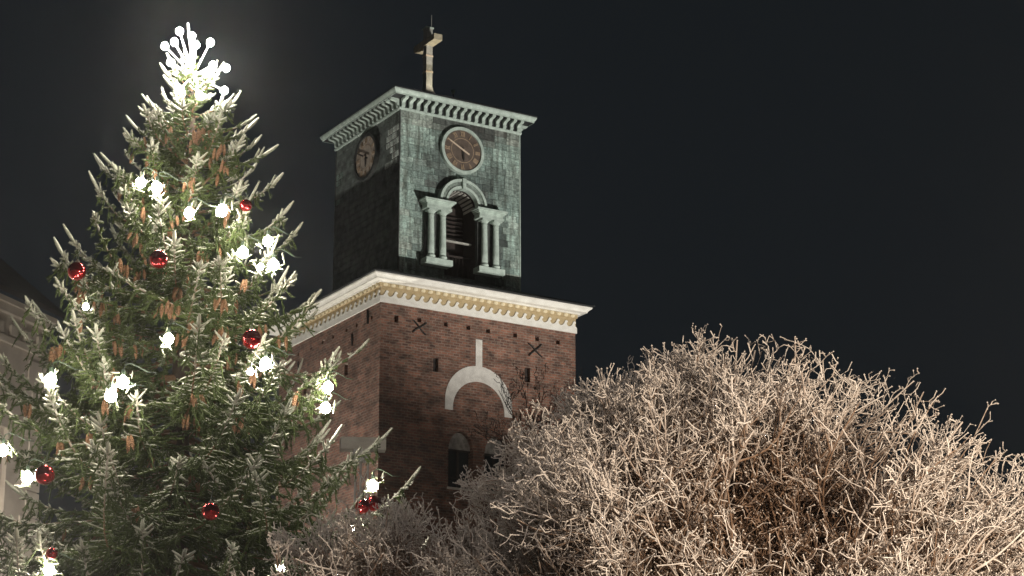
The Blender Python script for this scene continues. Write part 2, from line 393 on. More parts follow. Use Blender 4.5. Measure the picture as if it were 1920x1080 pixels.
for k in range(nW):
    put('scroll_wave', wm, tower, (-A - .04 + k * pitch, -A - .01, 27.59))
    put('scroll_wave', wml, tower, (-A - .01, A + .04 - k * pitch, 27.59), -math.pi / 2)
eg = MB(); n_ = 8
eg.lathe([(.02, -.08), (.09, -.06), (.135, 0), (.125, .05), (.06, .085)], n_)
egm = eg.mesh('egg', M['egg'], True)
nE = 27; pe = 2 * A / nE
for k in range(nE):
    put('egg', egm, tower, (-A + (k + .5) * pe, -A - .085, 28.115), 0, (1, .45, 1))
    put('egg', egm, tower, (-A - .085, -A + (k + .5) * pe, 28.115), 0, (.45, 1, 1))
# low sheet-metal roof and gutter edge
rf = MB().rings([(.60, 28.505), (.66, 28.52), (.66, 28.56), (.60, 28.60), (B - A - .0, 29.45)], A).build('skirt_roof', M['roof'], tower)
for k in range(9):
    t = -5.2 + k * 1.3
    MB().bar((t, -5.62, 28.60), (t * .58, -3.2, 29.47), .025, 4).build('roof_seam', M['roof'], rf)
    MB().bar((-5.62, t, 28.60), (-3.2, t * .58, 29.47), .025, 4).build('roof_seam', M['roof'], rf)

# copper stage: core with the belfry opening
OW, ZS, RI, RO = .80, 33.05, .82, 1.24
c = MB()
arcp = [(OW * math.cos(t), ZS + OW * math.sin(t)) for t in np.linspace(0, math.pi, 21)]
Bc = B - .03
def fq(a, b_, c_, d_): c.add([(x, -Bc, z) for x, z in (a, b_, c_, d_)], [(0, 1, 2, 3)])
fq((-Bc, 29.3), (-OW, 29.3), (-OW, ZS), (-Bc, ZS)); fq((OW, 29.3), (Bc, 29.3), (Bc, ZS), (OW, ZS)); fq((-OW, 29.3), (OW, 29.3), (OW, 29.7), (-OW, 29.7))
for q in range(20):
    (xa, za), (xb, zb) = arcp[q], arcp[q + 1]
    fq((xb, zb), (xa, za), (xa if abs(xa) < OW - 1e-6 else xa, 37.3), (xb, 37.3))
fq((-Bc, ZS), (-OW, ZS), (-OW, 37.3), (-Bc, 37.3)); fq((OW, ZS), (Bc, ZS), (Bc, 37.3), (OW, 37.3))
for pa, pb in (((-Bc, -Bc), (-Bc, Bc)), ((Bc, -Bc), (Bc, Bc)), ((-Bc, Bc), (Bc, Bc))):
    c.add([(*pa, 29.3), (*pb, 29.3), (*pb, 37.3), (*pa, 37.3)], [(0, 1, 2, 3)])
core = c.build('copper_core', M['darkcopper'], tower)
# belfry niche behind the opening
nb = MB()
yb, yf = -B + 1.15, -Bc
out = [(OW, 29.7)] + arcp + [(-OW, 29.7)]
n = len(out)
nb.add([(x, yf, z) for x, z in out] + [(x, yb, z) for x, z in out], [(k, k + 1, n + k + 1, n + k) for k in range(n - 1)] + [tuple(range(n, 2 * n)), (0, n, 2 * n - 1, n - 1)])
niche = nb.build('belfry_opening', M['void'], tower)
for k in range(13):                                     # ribbed soffit in the arch
    t0 = math.pi * (k + .2) / 13; t1 = math.pi * (k + .8) / 13
    p = [(r * math.cos(t), r * math.sin(t)) for r in (OW - .003, OW - .035) for t in (t0, t1)]
    mb = MB(); mb.add([(x, y, ZS + z) for y in (yf + .12, yb - .1) for x, z in p], [(0, 1, 3, 2), (4, 5, 7, 6), (2, 3, 7, 6), (0, 2, 6, 4), (1, 3, 7, 5)])
    mb.build('soffit_rib', M['crossgrey'], niche)
for k in range(7):                                      # louvre slats in the back of the opening
    MB().add([(-.7, yb - .28, 31.62 + k * .2), (.7, yb - .28, 31.62 + k * .2), (.7, yb - .05, 31.76 + k * .2), (-.7, yb - .05, 31.76 + k * .2)] + [(-.7, yb - .28, 31.59 + k * .2), (.7, yb - .28, 31.59 + k * .2), (.7, yb - .05, 31.73 + k * .2), (-.7, yb - .05, 31.73 + k * .2)],
             [(0, 1, 2, 3), (7, 6, 5, 4), (0, 4, 5, 1), (2, 6, 7, 3)]).build('louvre_slat', M['void'], niche)
MB().box(-OW, OW, -B + .35, -B + .45, 31.42, 31.50).build('rail', M['crossgrey'], niche)
MB().box(-OW, OW, -B + .35, -B + .45, 30.74, 30.80).build('rail', M['void'], niche)
for k in range(9):
    MB().box(-.72 + k * .18 - .02, -.72 + k * .18 + .02, -B + .38, -B + .42, 29.72, 30.74).build('baluster', M['void'], niche)
# copper plates, each its own piece; weathering varies from plate to plate
unit = MB(); bev = .035
unit.add([(-.5, 0, -.5), (.5, 0, -.5), (.5, 0, .5), (-.5, 0, .5), (-.5 + bev * .5, -1, -.5 + bev), (.5 - bev * .5, -1, -.5 + bev), (.5 - bev * .5, -1, .5 - bev), (-.5 + bev * .5, -1, .5 - bev)],
         [(4, 5, 6, 7), (0, 1, 5, 4), (1, 2, 6, 5), (2, 3, 7, 6), (3, 0, 4, 7)])
um = unit.mesh('copper_plate', M['plate'])
def sm(a, b_, x): t = min(1, max(0, (x - a) / (b_ - a))); return t * t * (3 - 2 * t)
pr = random.Random(5)
blob = [(pr.uniform(-3.2, 3.2), pr.uniform(29.5, 37), pr.uniform(.4, 1.0), pr.uniform(-.3, .3)) for _ in range(26)]
def patina_col(v, warm=0.0):
    v = max(0.0, min(1.0, v))
    stops = [(0, (.066, .074, .070)), (.35, (.135, .170, .156)), (.65, (.285, .375, .335)), (1, (.50, .645, .57))]
    for (a, ca), (b_, cb_) in zip(stops, stops[1:]):
        if v <= b_:
            t = (v - a) / (b_ - a); cc = [ca[k] + (cb_[k] - ca[k]) * t for k in range(3)]; break
    return (cc[0] * (1 + warm), cc[1] * (1 - .15 * warm), cc[2] * (1 - .2 * warm), 1)
def front_val(s, z):
    v = .46 + .30 * sm(2.1, 2.9, abs(s)) + .18 * sm(1.2, 2.6, s)
    v += .12 * sm(34.5, 36, z) * sm(-1, -2.4, s)
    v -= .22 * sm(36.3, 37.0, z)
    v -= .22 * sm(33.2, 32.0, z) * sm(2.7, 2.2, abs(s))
    v -= .18 * sm(1.9, 1.2, math.hypot(s, z - 34.4))
    for bx_, bz, br_, bv in blob: v += bv * math.exp(-((s - bx_) ** 2 + (z - bz) ** 2) / br_ ** 2)
    return v + .10 + pr.gauss(0, .085)
RH, PW = .315, .60
row = 0; z = 29.32
left_stuff = MB()
nfront = nleft = 0
def runs(zc, front):
    off = pr.uniform(0, PW); s = -B
    first = True
    while s < B - .02:
        wdt = (off if first else PW * pr.uniform(.78, 1.25)); first = False
        if wdt < .2: wdt += PW
        e = min(B, s + wdt)
        if B - e < .15: e = B
        yield s, e; s = e
while z < 37.2:
    zt = min(z + RH, 37.22); zc = (z + zt) / 2
    hw = 0
    if zt <= ZS: hw = OW + .02
    elif zc < ZS + RI + .1: hw = math.sqrt(max(0, (RI + .12) ** 2 - max(0, zc - ZS) ** 2))
    for s, e in runs(zc, True):
        for a, b_ in ((s, min(e, -hw)), (max(s, hw), e)) if hw and zt > 29.7 else ((s, e),):
            if b_ - a < .07: continue
            v = front_val((a + b_) / 2, zc)
            o = put('copper_plate', um, tower, ((a + b_) / 2, -Bc, zc), 0, (b_ - a - .001, pr.uniform(.034, .042), zt - z - .001))
            warm = max(0, pr.gauss(.0, .05)) + .12 * sm(36.2, 37, zc)
            o.color = patina_col(v, warm); nfront += 1
    for s, e in runs(zc, False):
        ms = (s + e) / 2; bright = None
        if -2.95 < ms < -2.0 and 34.8 < zc < 36.7 and pr.random() < .8: bright = (.84, .92, .85, 1)
        elif ms > 1.2 and 34.4 < zc < 36.2 and pr.random() < .2: bright = patina_col(pr.uniform(.5, .8))
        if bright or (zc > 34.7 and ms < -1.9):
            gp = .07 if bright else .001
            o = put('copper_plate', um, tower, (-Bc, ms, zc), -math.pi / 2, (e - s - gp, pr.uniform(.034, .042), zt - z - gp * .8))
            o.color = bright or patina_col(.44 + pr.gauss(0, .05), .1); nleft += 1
        else:
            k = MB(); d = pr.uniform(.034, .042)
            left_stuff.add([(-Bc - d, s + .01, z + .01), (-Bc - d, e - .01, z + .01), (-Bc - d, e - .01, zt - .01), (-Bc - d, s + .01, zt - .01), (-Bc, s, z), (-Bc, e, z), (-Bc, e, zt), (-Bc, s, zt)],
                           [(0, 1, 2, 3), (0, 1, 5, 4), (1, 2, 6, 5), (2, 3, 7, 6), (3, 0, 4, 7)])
    z = zt; row += 1
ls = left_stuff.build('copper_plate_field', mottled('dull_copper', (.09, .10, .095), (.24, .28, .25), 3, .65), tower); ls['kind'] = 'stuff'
# corner strips
for sx, sy in ((-1, -1), (1, -1), (-1, 1)):
    x, y = sx * (B + .015), sy * (B + .015)
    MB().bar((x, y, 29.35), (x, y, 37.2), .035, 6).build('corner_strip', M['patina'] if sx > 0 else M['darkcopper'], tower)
# portal: plinths, paired columns, entablatures, archivolt
cb = MB()
cb.lathe([(.19, 0), (.19, .06), (.205, .09), (.19, .13), (.16, .15), (.155, .18)], 14, cap=True)
base_m = cb.mesh('column_base', M['patina'], True)
shaft_m = MB().lathe([(.152, .18), (.15, .6), (.14, 1.3), (.128, 1.98), (.14, 2.0), (.14, 2.03), (.128, 2.05)], 14).mesh('column', M['patina'], True)
cap_m = MB().lathe([(.128, 2.05), (.13, 2.10), (.17, 2.14), (.20, 2.19), (.205, 2.2)], 14).box(-.215, .215, -.215, .215, 2.2, 2.29).mesh('capital', M['patina'])
for sgn in (-1, 1):
    i, o2 = (.72, 2.02)
    x0, x1 = sorted((sgn * i, sgn * o2))
    pier = MB().box(x0 + .12, x1 - .12, -B - .12, -B + .05, 30.22, 32.54).build('pier', M['darkcopper'], tower)
    MB().box(x0 - .03, x1 + .03, -B - .56, -B, 29.96, 30.22).build('plinth', M['patina'], tower)
    for xc in (1.09, 1.70):
        cs = put('column', shaft_m, tower, (sgn * xc, -B - .33, 30.25))
        put('column_base', base_m, cs, (0, 0, 0)); put('capital', cap_m, cs, (0, 0, 0))
    e = MB().box(x0, x1, -B - .52, -B, 32.545, 32.66).box(x0 + .03, x1 - .03, -B - .49, -B, 32.66, 32.80)
    e.build('entablature', M['patina'], tower)
    k = MB()
    for oo, za, zb in ((.03, 32.80, 32.86), (.08, 32.86, 32.92), (.15, 32.92, 33.0)):
        k.box(x0 - oo, x1 + oo, -B - .49 - oo, -B, za, zb)
    k.add([(x0 - .15, -B - .64, 33.0), (x1 + .15, -B - .64, 33.0), (x1 + .1, -B, 33.08), (x0 - .1, -B, 33.08)], [(0, 1, 2, 3)])
    k.build('entablature_cornice', M['patina'] if True else None, tower)
for ro, ri, d, nm, mt in ((RO, RO - .12, .34, 'archivolt_rim', 'patina'), (RO - .12, RI + .1, .25, 'archivolt', 'archband'), (RI + .1, RI - .02, .30, 'archivolt_bead', 'patina')):
    if mt == 'archband':
        M[mt] = mottled('mottled_patina', (.10, .115, .105), (.30, .36, .31), 7, .7)
    mb = MB(); oo = [(ro * math.cos(t), ZS + ro * math.sin(t)) for t in np.linspace(0, math.pi, 33)]
    ii = [(ri * math.cos(t), ZS + ri * math.sin(t)) for t in np.linspace(0, math.pi, 33)][::-1]
    strip_ring(mb, oo, ii, 0, -B - d, -B); mb.build(nm, M[mt], tower)
MB().prism([(-.07, ZS + RI - .05), (.07, ZS + RI - .05), (.10, ZS + RO + .02), (-.10, ZS + RO + .02)], -B - .40, -B - .01).build('keystone', M['patina'], tower)
# clocks
def strokes(mb, txt, R, h, th):
    """roman numeral at clock angle th, feet towards the centre"""
    wd = {'I': .055, 'V': .12, 'X': .12}
    tot = sum(wd[q] for q in txt) ; x = -tot / 2
    segs = []
    for q in txt:
        w_ = wd[q]
        if q == 'I': segs += [((x + w_ / 2, -h), (x + w_ / 2, h))]
        if q == 'V': segs += [((x + .015, h), (x + w_ / 2, -h)), ((x + w_ - .015, h), (x + w_ / 2, -h))]
        if q == 'X': segs += [((x + .015, h), (x + w_ - .015, -h)), ((x + .015, -h), (x + w_ - .015, h))]
        x += w_
    for a, b_ in segs:
        P = []
        d = Vector((b_[0] - a[0], b_[1] - a[1])).normalized(); nrm = Vector((-d.y, d.x)) * .017
        for p in ((a[0] + nrm.x, a[1] + nrm.y), (b_[0] + nrm.x, b_[1] + nrm.y), (b_[0] - nrm.x, b_[1] - nrm.y), (a[0] - nrm.x, a[1] - nrm.y)):
            X, Z = p[0], p[1] + R
            P.append((X * math.cos(th) + Z * math.sin(th), -X * math.sin(th) + Z * math.cos(th)))
        mb.prism(P, -.155, -.125)
def clock(loc, rz, hands_m, r=1.0, label=None):
    def part(mb, nm, m, par): return mb.build(nm, m, par)
    dm = MB(); dm.add([(r * math.cos(2 * math.pi * k / 48), y, r * math.sin(2 * math.pi * k / 48)) for y in (-.125, 0) for k in range(48)], [tuple(range(48))] + [(k, k + 48, (k + 1) % 48 + 48, (k + 1) % 48) for k in range(48)])
    d = dm.build('clock_face', M['dial'] if rz == 0 else M['litdial'], tower); d.location = loc; d.rotation_euler = (0, 0, rz)
    if label: d['label'] = label
    rm = MB(); oo = [((r + .13) * math.cos(t), (r + .13) * math.sin(t)) for t in np.linspace(0, 2 * math.pi, 49)]; ii = [(r * .985 * math.cos(t), r * .985 * math.sin(t)) for t in np.linspace(0, 2 * math.pi, 49)][::-1]
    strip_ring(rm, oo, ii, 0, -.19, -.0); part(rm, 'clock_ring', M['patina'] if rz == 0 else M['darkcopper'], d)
    for k, tx_ in enumerate(('XII', 'I', 'II', 'III', 'IIII', 'V', 'VI', 'VII', 'VIII', 'IX', 'X', 'XI')):
        nm = MB(); strokes(nm, tx_, r * .80, .13, 2 * math.pi * k / 12); part(nm, 'numeral', M['gilt'], d)
    ic = MB(); ci = [(r * .60 * math.cos(t), r * .60 * math.sin(t)) for t in np.linspace(0, 2 * math.pi, 37)]; cj = [(r * .57 * math.cos(t), r * .57 * math.sin(t)) for t in np.linspace(0, 2 * math.pi, 37)][::-1]
    strip_ring(ic, ci, cj, 0, -.135, -.12); part(ic, 'chapter_ring', M['gilt'], d)
    def hand(th, L, tail, w_, y, m):
        P = [(-w_, -tail), (w_, -tail), (w_ * .8, L * .8), (0, L), (-w_ * .8, L * .8)]
        mb = MB(); mb.prism([(x * math.cos(th) + q * math.sin(th), -x * math.sin(th) + q * math.cos(th)) for x, q in P], y - .02, y); return mb
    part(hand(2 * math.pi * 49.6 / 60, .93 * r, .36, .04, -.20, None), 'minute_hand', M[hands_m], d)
    part(hand(2 * math.pi * (5 + 49.6 / 60) / 12, .52 * r, .15, .055, -.165, None), 'hour_hand', M['dhand'], d)
    part(MB().prism([(.05 * math.cos(t), .05 * math.sin(t)) for t in np.linspace(0, 2 * math.pi, 9)[:-1]], -.23, -.13), 'hub', M['hand'], d)
clock((.02, -B - .02, 35.75), 0, 'hand', label='brown clock dial lit on the front face')
clock((-B - .02, -.15, 35.80), -math.pi / 2, 'dhand', label='dim clock dial on the shaded face')  # dark minute hand puts this side's weaker light into its colour
# upper cornice
MB().rings([(.0, 37.17), (.07, 37.17), (.09, 37.22), (.09, 37.28), (.0, 37.28)], B).build('bed_moulding', M['patina'], tower)
MB().rings([(.02, 37.28), (.02, 37.72), (.52, 37.735)], B).build('cornice_soffit', M['roof'], tower)  # near-black colour stands in for deep shade between the brackets
MB().rings([(.50, 37.71), (.52, 37.71), (.52, 37.78), (.55, 37.80), (.585, 37.86), (.61, 37.91), (.61, 37.97), (.0, 38.0)], B).build('upper_cornice', M['patina'], tower)
md = [(0, 37.29), (-.06, 37.29), (-.11, 37.32), (-.13, 37.39), (-.12, 37.47), (-.15, 37.55), (-.24, 37.59), (-.35, 37.60), (-.44, 37.63), (-.46, 37.68), (-.46, 37.715), (0, 37.70)]
mm = MB(); nn = len(md)
mm.add([(x, y - .02, zz - 37) for x in (-.085, .085) for y, zz in md], [tuple(range(nn)), tuple(range(2 * nn - 1, nn - 1, -1))] + [(k, k + nn, (k + 1) % nn + nn, (k + 1) % nn) for k in range(nn)])
mdm = mm.mesh('modillion', M['patina'])
for k in range(17):
    t = -B + .10 + k * (2 * B - .2) / 16
    put('modillion', mdm, tower, (t, -B, 37)); put('modillion', mdm, tower, (-B, t, 37), -math.pi / 2); put('modillion', mdm, tower, (B, t, 37), math.pi / 2)
ur = MB().rings([(.61, 37.975), (.63, 37.99), (.63, 38.03), (-B + .25, 39.62)], B, True).build('pyramid_roof', M['roof'], tower)
for k in range(1, 8):
    t = -3.8 + k * .95
    MB().bar((t, -3.80, 38.045), (t * .1, -.3, 39.60), .025, 4).build('roof_seam', M['roof'], ur)
# cross
hwd = .165
cr_ = MB().rings([(.14, 39.45), (.12, 39.66), (.04, 39.82), (.0, 40.05), (0, 43.02)], hwd, True).build('cross', M['crossgrey'], tower)
MB().box(-hwd - .06, hwd + .06, -1.0, 1.0, 42.12, 42.42).build('cross_arm', M['cross'], cr_)
MB().box(-hwd - .03, hwd + .03, -hwd - .03, hwd + .03, 40.74, 40.81).build('collar', M['hand'], cr_)
MB().box(-hwd - .03, hwd + .03, -hwd - .03, hwd + .03, 41.56, 41.63).build('collar', M['hand'], cr_)
MB().rings([(.03, 43.0), (.05, 43.03), (.05, 43.08), (-.1, 43.14)], hwd, True).build('cross_cap', M['patina'], cr_)
MB().bar((.12, -.12, 42.9), (.12, -.12, 43.75), .016, 5).build('lightning_rod', M['crossgrey'], cr_)
# little spotlight standing on the roof beside the cross
sp_ = empty('roof_spotlight', CROSS_LAMP, 'small pale spotlight on the copper roof beside the cross foot', 'spotlight', rz=TH)
MB().lathe([(.05, -.10), (.10, .0), (.11, .08), (.10, .085)], 10).build('lamp_housing', M['patina'], sp_)
MB().bar((0, 0, -.45), (0, 0, -.08), .03, 6).build('bracket', M['iron'], sp_)

# ------------------------------------------------------------------ lighting mast in front of the tower
mast = empty('lattice_mast', (-5.05, 70, 0), 'thin white lattice mast with pale box head before the brick tower', 'mast', rz=.15)
MW = mat('galvanised_steel', (.75, .75, .73), .5)
for x, y in ((-.21, -.12), (.21, -.12), (0, .24)):
    MB().bar((x, y, 0), (x, y, 16.82), .035, 6).build('upright', MW, mast)
tri = [(-.21, -.12), (.21, -.12), (0, .24)]
bm_ = [MB() for _ in range(3)]
for k in range(33):
    for q in range(3):
        a, b_ = tri[q], tri[(q + 1) % 3]
        if k % 2: a, b_ = b_, a
        bm_[q].bar((*a, .2 + k * .5), (*b_, .7 + k * .5), .016, 4)
for q in range(3): bm_[q].build('lattice_brace', MW, mast)
MB().box(-.72, .80, -.2, .3, 16.86, 17.26).build('head_box', M['cream'], mast)
MB().box(-.28, .28, -.18, .28, 16.5, 16.855).build('mast_head', MW, mast)

# ------------------------------------------------------------------ plastered house on the left
hx, hy = -9.05, 40.0
ha = math.atan2(.93, .36)
house = empty('town_house', (hx, hy, 0), 'pale plastered house with dark eaves behind the spruce', 'house', rz=ha)
HP = mottled('house_plaster', (0.36, 0.325, 0.28), (0.46, 0.42, 0.365), 2.5, .9, bump=.15)
HP2 = mottled('house_trim', (0.42, 0.385, 0.335), (0.52, 0.48, 0.42), 2.5, .9, bump=.1)
HZ = 12.75
hw_ = MB()   # local x runs along the facade towards the far corner (0), local y into the house
wins = [(-1.55 - k * 2.6, zz, .5, .95, .16) for k in range(9) for zz in (2.2, 6.0, 9.6)]
wall_with_holes(hw_, -24, 0, 0, HZ, wins, lambda s, d, z: (s, d, z))
hw_.add([(0, 0, 0), (0, 10, 0), (0, 10, HZ), (0, 0, HZ)], [(0, 1, 2, 3)]); hw_.add([(-24, 10, 0), (0, 10, 0), (0, 10, HZ), (-24, 10, HZ)], [(0, 1, 2, 3)]); hw_.add([(-24, 0, 0), (-24, 10, 0), (-24, 10, HZ), (-24, 0, HZ)], [(0, 1, 2, 3)])
hw_.build('wall', HP, house)
for s, z, hw2, hh, d in wins:
    f_ = MB().box(s - hw2, s + hw2, .10, .13, z - hh, z + hh).build('window' if z < 9 else 'blind_panel', M['glass'] if z < 9 else HP, house)
    MB().box(s - hw2 - .1, s + hw2 + .1, -.06, .1, z - hh - .12, z - hh - .004).build('sill', HP2, f_)
    if z < 9: MB().box(s - .03, s + .03, .07, .098, z - hh, z + hh).box(s - hw2, s + hw2, .075, .097, z + .2, z + .25).build('window_bar', HP2, f_)
MB().box(-24, .06, -.07, -.002, HZ - .62, HZ - .5).build('string_course', HP2, house)
MB().box(-24, .06, -.10, .05, HZ - .06, HZ + .10).box(-24, .10, -.16, .05, HZ + .1, HZ + .20).build('eaves_cornice', HP2, house)
for k in range(20):
    MB().box(-.35 - k * .45, -.15 - k * .45, -.06, -.003, HZ - .45, HZ - .25).build('frieze_block', HP2, house)
for k in range(24):
    l_ = .55 if k % 2 else .38
    MB().box(-l_, .03, -.03, -.002, k * .5 + .01, k * .5 + .48).build('quoin', HP2, house)
MB().add([(-24.2, -.3, HZ + .20), (.18, -.3, HZ + .20), (.18, 5, HZ + 4.6), (-24.2, 5, HZ + 4.6), (.18, 10.5, HZ + .2), (-24.2, 10.5, HZ + .2), (-24.2, -.3, HZ + .30), (.18, -.3, HZ + .30), (.18, 5, HZ + 4.72), (-24.2, 5, HZ + 4.72), (.18, 10.5, HZ + .3), (-24.2, 10.5, HZ + .3)],
         [(0, 1, 2, 3), (3, 2, 4, 5), (6, 7, 8, 9), (9, 8, 10, 11), (0, 1, 7, 6), (1, 2, 8, 7), (2, 4, 10, 8), (0, 3, 9, 6)]).build('roof', M['roof'], house)

# ------------------------------------------------------------------ frosted vegetation materials
def frost_material(name, bare, bare2, frost, rough=.85, spread=.5, up_w=.6):
    """bare colour with rime: the mesh says how thickly each twig is rimed, upper sides take more"""
    m = mat(name, bare, rough)
    n, l, b = nodes(m)
    at = n.new('ShaderNodeAttribute'); at.attribute_name = 'frost'
    g_ = n.new('ShaderNodeNewGeometry'); s = n.new('ShaderNodeSeparateXYZ'); l.new(g_.outputs['Normal'], s.inputs[0])
    t = n.new('ShaderNodeTexCoord')
    nz = n.new('ShaderNodeTexNoise'); nz.inputs['Scale'].default_value = 26; nz.inputs['Detail'].default_value = 3; l.new(t.outputs['Object'], nz.inputs['Vector'])
    a1 = n.new('ShaderNodeMath'); a1.operation = 'MULTIPLY_ADD'; a1.inputs[1].default_value = spread * up_w; l.new(s.outputs['Z'], a1.inputs[0]); l.new(at.outputs['Fac'], a1.inputs[2])
    a2 = n.new('ShaderNodeMath'); a2.operation = 'MULTIPLY_ADD'; a2.inputs[1].default_value = spread; l.new(nz.outputs['Fac'], a2.inputs[0]); l.new(a1.outputs[0], a2.inputs[2])
    r = n.new('ShaderNodeMapRange'); r.inputs['From Min'].default_value = .45; r.inputs['From Max'].default_value = 1.15; l.new(a2.outputs[0], r.inputs[0])
    n2 = n.new('ShaderNodeTexNoise'); n2.inputs['Scale'].default_value = 4; l.new(t.outputs['Object'], n2.inputs['Vector'])
    mb_ = n.new('ShaderNodeMix'); mb_.data_type = 'RGBA'; l.new(n2.outputs['Fac'], mb_.inputs['Factor']); mb_.inputs['A'].default_value = (*bare, 1); mb_.inputs['B'].default_value = (*bare2, 1)
    mx = n.new('ShaderNodeMix'); mx.data_type = 'RGBA'; l.new(r.outputs[0], mx.inputs['Factor']); l.new(mb_.outputs['Result'], mx.inputs['A']); mx.inputs['B'].default_value = (*frost, 1)
    l.new(mx.outputs['Result'], b.inputs['Base Color'])
    return m
M['needle'] = frost_material('frosted_needles', (.028, .050, .011), (.080, .112, .022), (.66, .66, .56), up_w=.95)
M['twig'] = frost_material('frosted_twigs', (.17, .10, .062), (.28, .175, .11), (.84, .78, .73))
M['bark'] = mottled('bark', (.10, .07, .05), (.22, .165, .12), 9, .9, bump=.6, stretch=(1, 1, .3))
M['darktwig'] = mat('dark_twigs', (.035, .024, .019), .9)

# ------------------------------------------------------------------ spruce
ZT = 9.80
SX, SY = -3.2, 20.0
DZ = [0, .25, .45, 1.1, 1.8, 2.5, 3.4, 4.2, 5.6, 7.6, 9.2]
RS = [.20, .36, .56, .78, 1.0, 1.45, 1.86, 2.08, 2.45, 2.75, 2.8]
spruce = empty('spruce_tree', (SX, SY, 0), 'tall frosted spruce decked with white lights and red baubles', 'tree')
MB().lathe([(.20, 0), (.16, 2), (.12, 5), (.07, 8), (.03, 9.4), (.014, ZT - .05)], 10).build('trunk', mottled('spruce_bark', (.030, .020, .014), (.07, .048, .034), 9, .9, bump=.6, stretch=(1, 1, .3)), spruce, True)
acc_n, acc_w = Acc(), Acc()
cone_spots = []
prim = []
z = ZT - .10
whorl = 0
while z > .9:
    dz = ZT - z
    nb_ = int(5 + min(4, dz * 1.0))
    a0 = rng.uniform(0, 2 * math.pi)
    for k in range(nb_):
        az = a0 + 2 * math.pi * (k + rng.uniform(-.25, .25)) / nb_
        prim.append((z + rng.uniform(-.07, .07), az))
    z -= .092 + min(.088, dz * .04) + (0.10 if z < 4.2 else 0)
K = 12
tt = np.linspace(0, 1, K)
lists = {'sec': [], 'ter': [], 'hang': []}
def curve(p0, d, L, bend, k):
    t = np.linspace(0, 1, k)[:, None]
    return p0 + d * (L * t) + np.array([0, 0, 1.0]) * (bend * L * t * t)
prim_lines, prim_r = [], []
for zb, az in prim:
    dz = ZT - zb
    e0 = np.interp(dz, [0, .6, 1.5, 2.5, 4, 6, 9], [.90, .50, .22, .0, -.15, -.22, -.27]) + rng.normal(0, .08)
    tipup = np.interp(dz, [0, 1.5, 3, 6], [.05, .12, .18, .18]) + rng.normal(0, .05)
    # the tip should end on the crown outline belonging to its own height
    R = float(np.interp(max(0.02, dz - .25), DZ, RS)) * rng.choice([1.0, .88, .7, 1.1], p=[.36, .28, .24, .12])
    L = R
    o = np.array([math.cos(az), math.sin(az), 0.0])
    side = np.array([-math.sin(az), math.cos(az), 0.0])
    wig = rng.normal(0, .15)
    P = np.array([0, 0, zb]) + o * (L * tt)[:, None] + side * (wig * L * np.sin(tt * rng.uniform(1.4, 3.2)))[:, None]
    P[:, 2] += L * (e0 * tt - (.30 * np.clip(dz / 4, 0, 1)) * tt * (1 - tt) + tipup * 1.15 * np.clip((tt - .62) / .38, 0, 1) ** 1.7)
    prim_lines.append(P); prim_r.append(np.interp(tt, [0, .7, 1], [.010 + .010 * L, .009, .010]))
    back = o[1] > .35
    low = zb < 3.9
    dens = (.28 if back else 1.0) * (.2 if low else 1.0)
    T = norm(np.gradient(P, axis=0))
    # terminal shoot
    tl = rng.uniform(.10, .22) * (.5 if o[1] < -.6 else 1.0)
    lists['sec'].append((P[-1], norm(T[-1] + np.array([0, 0, .1])), tl, .14, .0185, .85, 0))
    for sg in (-1, 1):
        for q in range(2):
            lists['ter'].append((P[-1] - T[-1] * (.02 + .05 * q), norm(T[-1] * .55 + side * sg * rng.uniform(.6, 1.0) + np.array([0, 0, rng.uniform(-.1, .3)])), rng.uniform(.05, .13), .1, .0155, .85, 0))
    brf = rng.normal(0, .12)
    ns = int(2 * L * .85 / .052 * dens) + 3
    for q in range(ns):
        t = .14 + .86 * (q + rng.uniform(0, 1)) / ns
        i = min(K - 2, int(t * (K - 1))); f = t * (K - 1) - i
        p = P[i] * (1 - f) + P[i + 1] * f; tg = T[i]
        sg = 1 if q % 2 else -1
        sd = norm(np.cross(tg, [0, 0, 1.0])) * sg
        an = rng.uniform(.45, 1.35)
        d = norm(tg * math.cos(an) + sd * math.sin(an) + np.array([0, 0, rng.uniform(-.45, .18)]))
        ls_ = min(.46, .055 + .32 * L * (1 - t) ** 1.05) * rng.uniform(.35, 1.25)
        fr = -.12 + .90 * t ** 3.2 + rng.normal(0, .12) + brf
        bd = rng.uniform(-.22, .10) if dz > 2 else rng.uniform(-.05, .2)
        lists['sec'].append((p, d, ls_, bd, .0120 + .0035 * t, fr, 1))
        # side shoots of the twig
        m_ = max(1, int(ls_ / .043 * (.7 if (back or low) else 1.0)))
        for w_ in range(m_):
            u = .25 + .75 * (w_ + rng.uniform(0, 1)) / m_
            pp = p + d * (ls_ * u) + np.array([0, 0, bd * ls_ * u * u])
            s2 = norm(np.cross(d, [0, 0, 1.0])) * (1 if w_ % 2 else -1)
            a2 = rng.uniform(.5, 1.0)
            d2 = norm(d * math.cos(a2) + s2 * math.sin(a2) + np.array([0, 0, rng.uniform(-.4, .3)]))
            lists['ter'].append((pp, d2, rng.uniform(.024, .058), rng.uniform(-.1, .3), .0135, fr + rng.normal(.02, .1), 1))
        # hanging twigs
        if dz > .7 and rng.random() < (.6 if dz > 1.5 else .35) * dens:
            hl = rng.uniform(.08, .12 + .12 * min(1, dz / 4))
            hp = p + d * ls_ * rng.uniform(.1, .7); hd = norm(np.array([d[0] * .5 + rng.normal(0, .25), d[1] * .5 + rng.normal(0, .25), -.8]))
            lists['hang'].append((hp, hd, hl, -.15, .0085, rng.normal(-.12, .07), 2))
            for w_ in range(3):
                lists['ter'].append((hp + hd * hl * rng.uniform(.2, .9), norm(hd + rng.normal(0, .55, 3)), rng.uniform(.03, .07), -.1, .008, rng.normal(-.08, .08), 2))
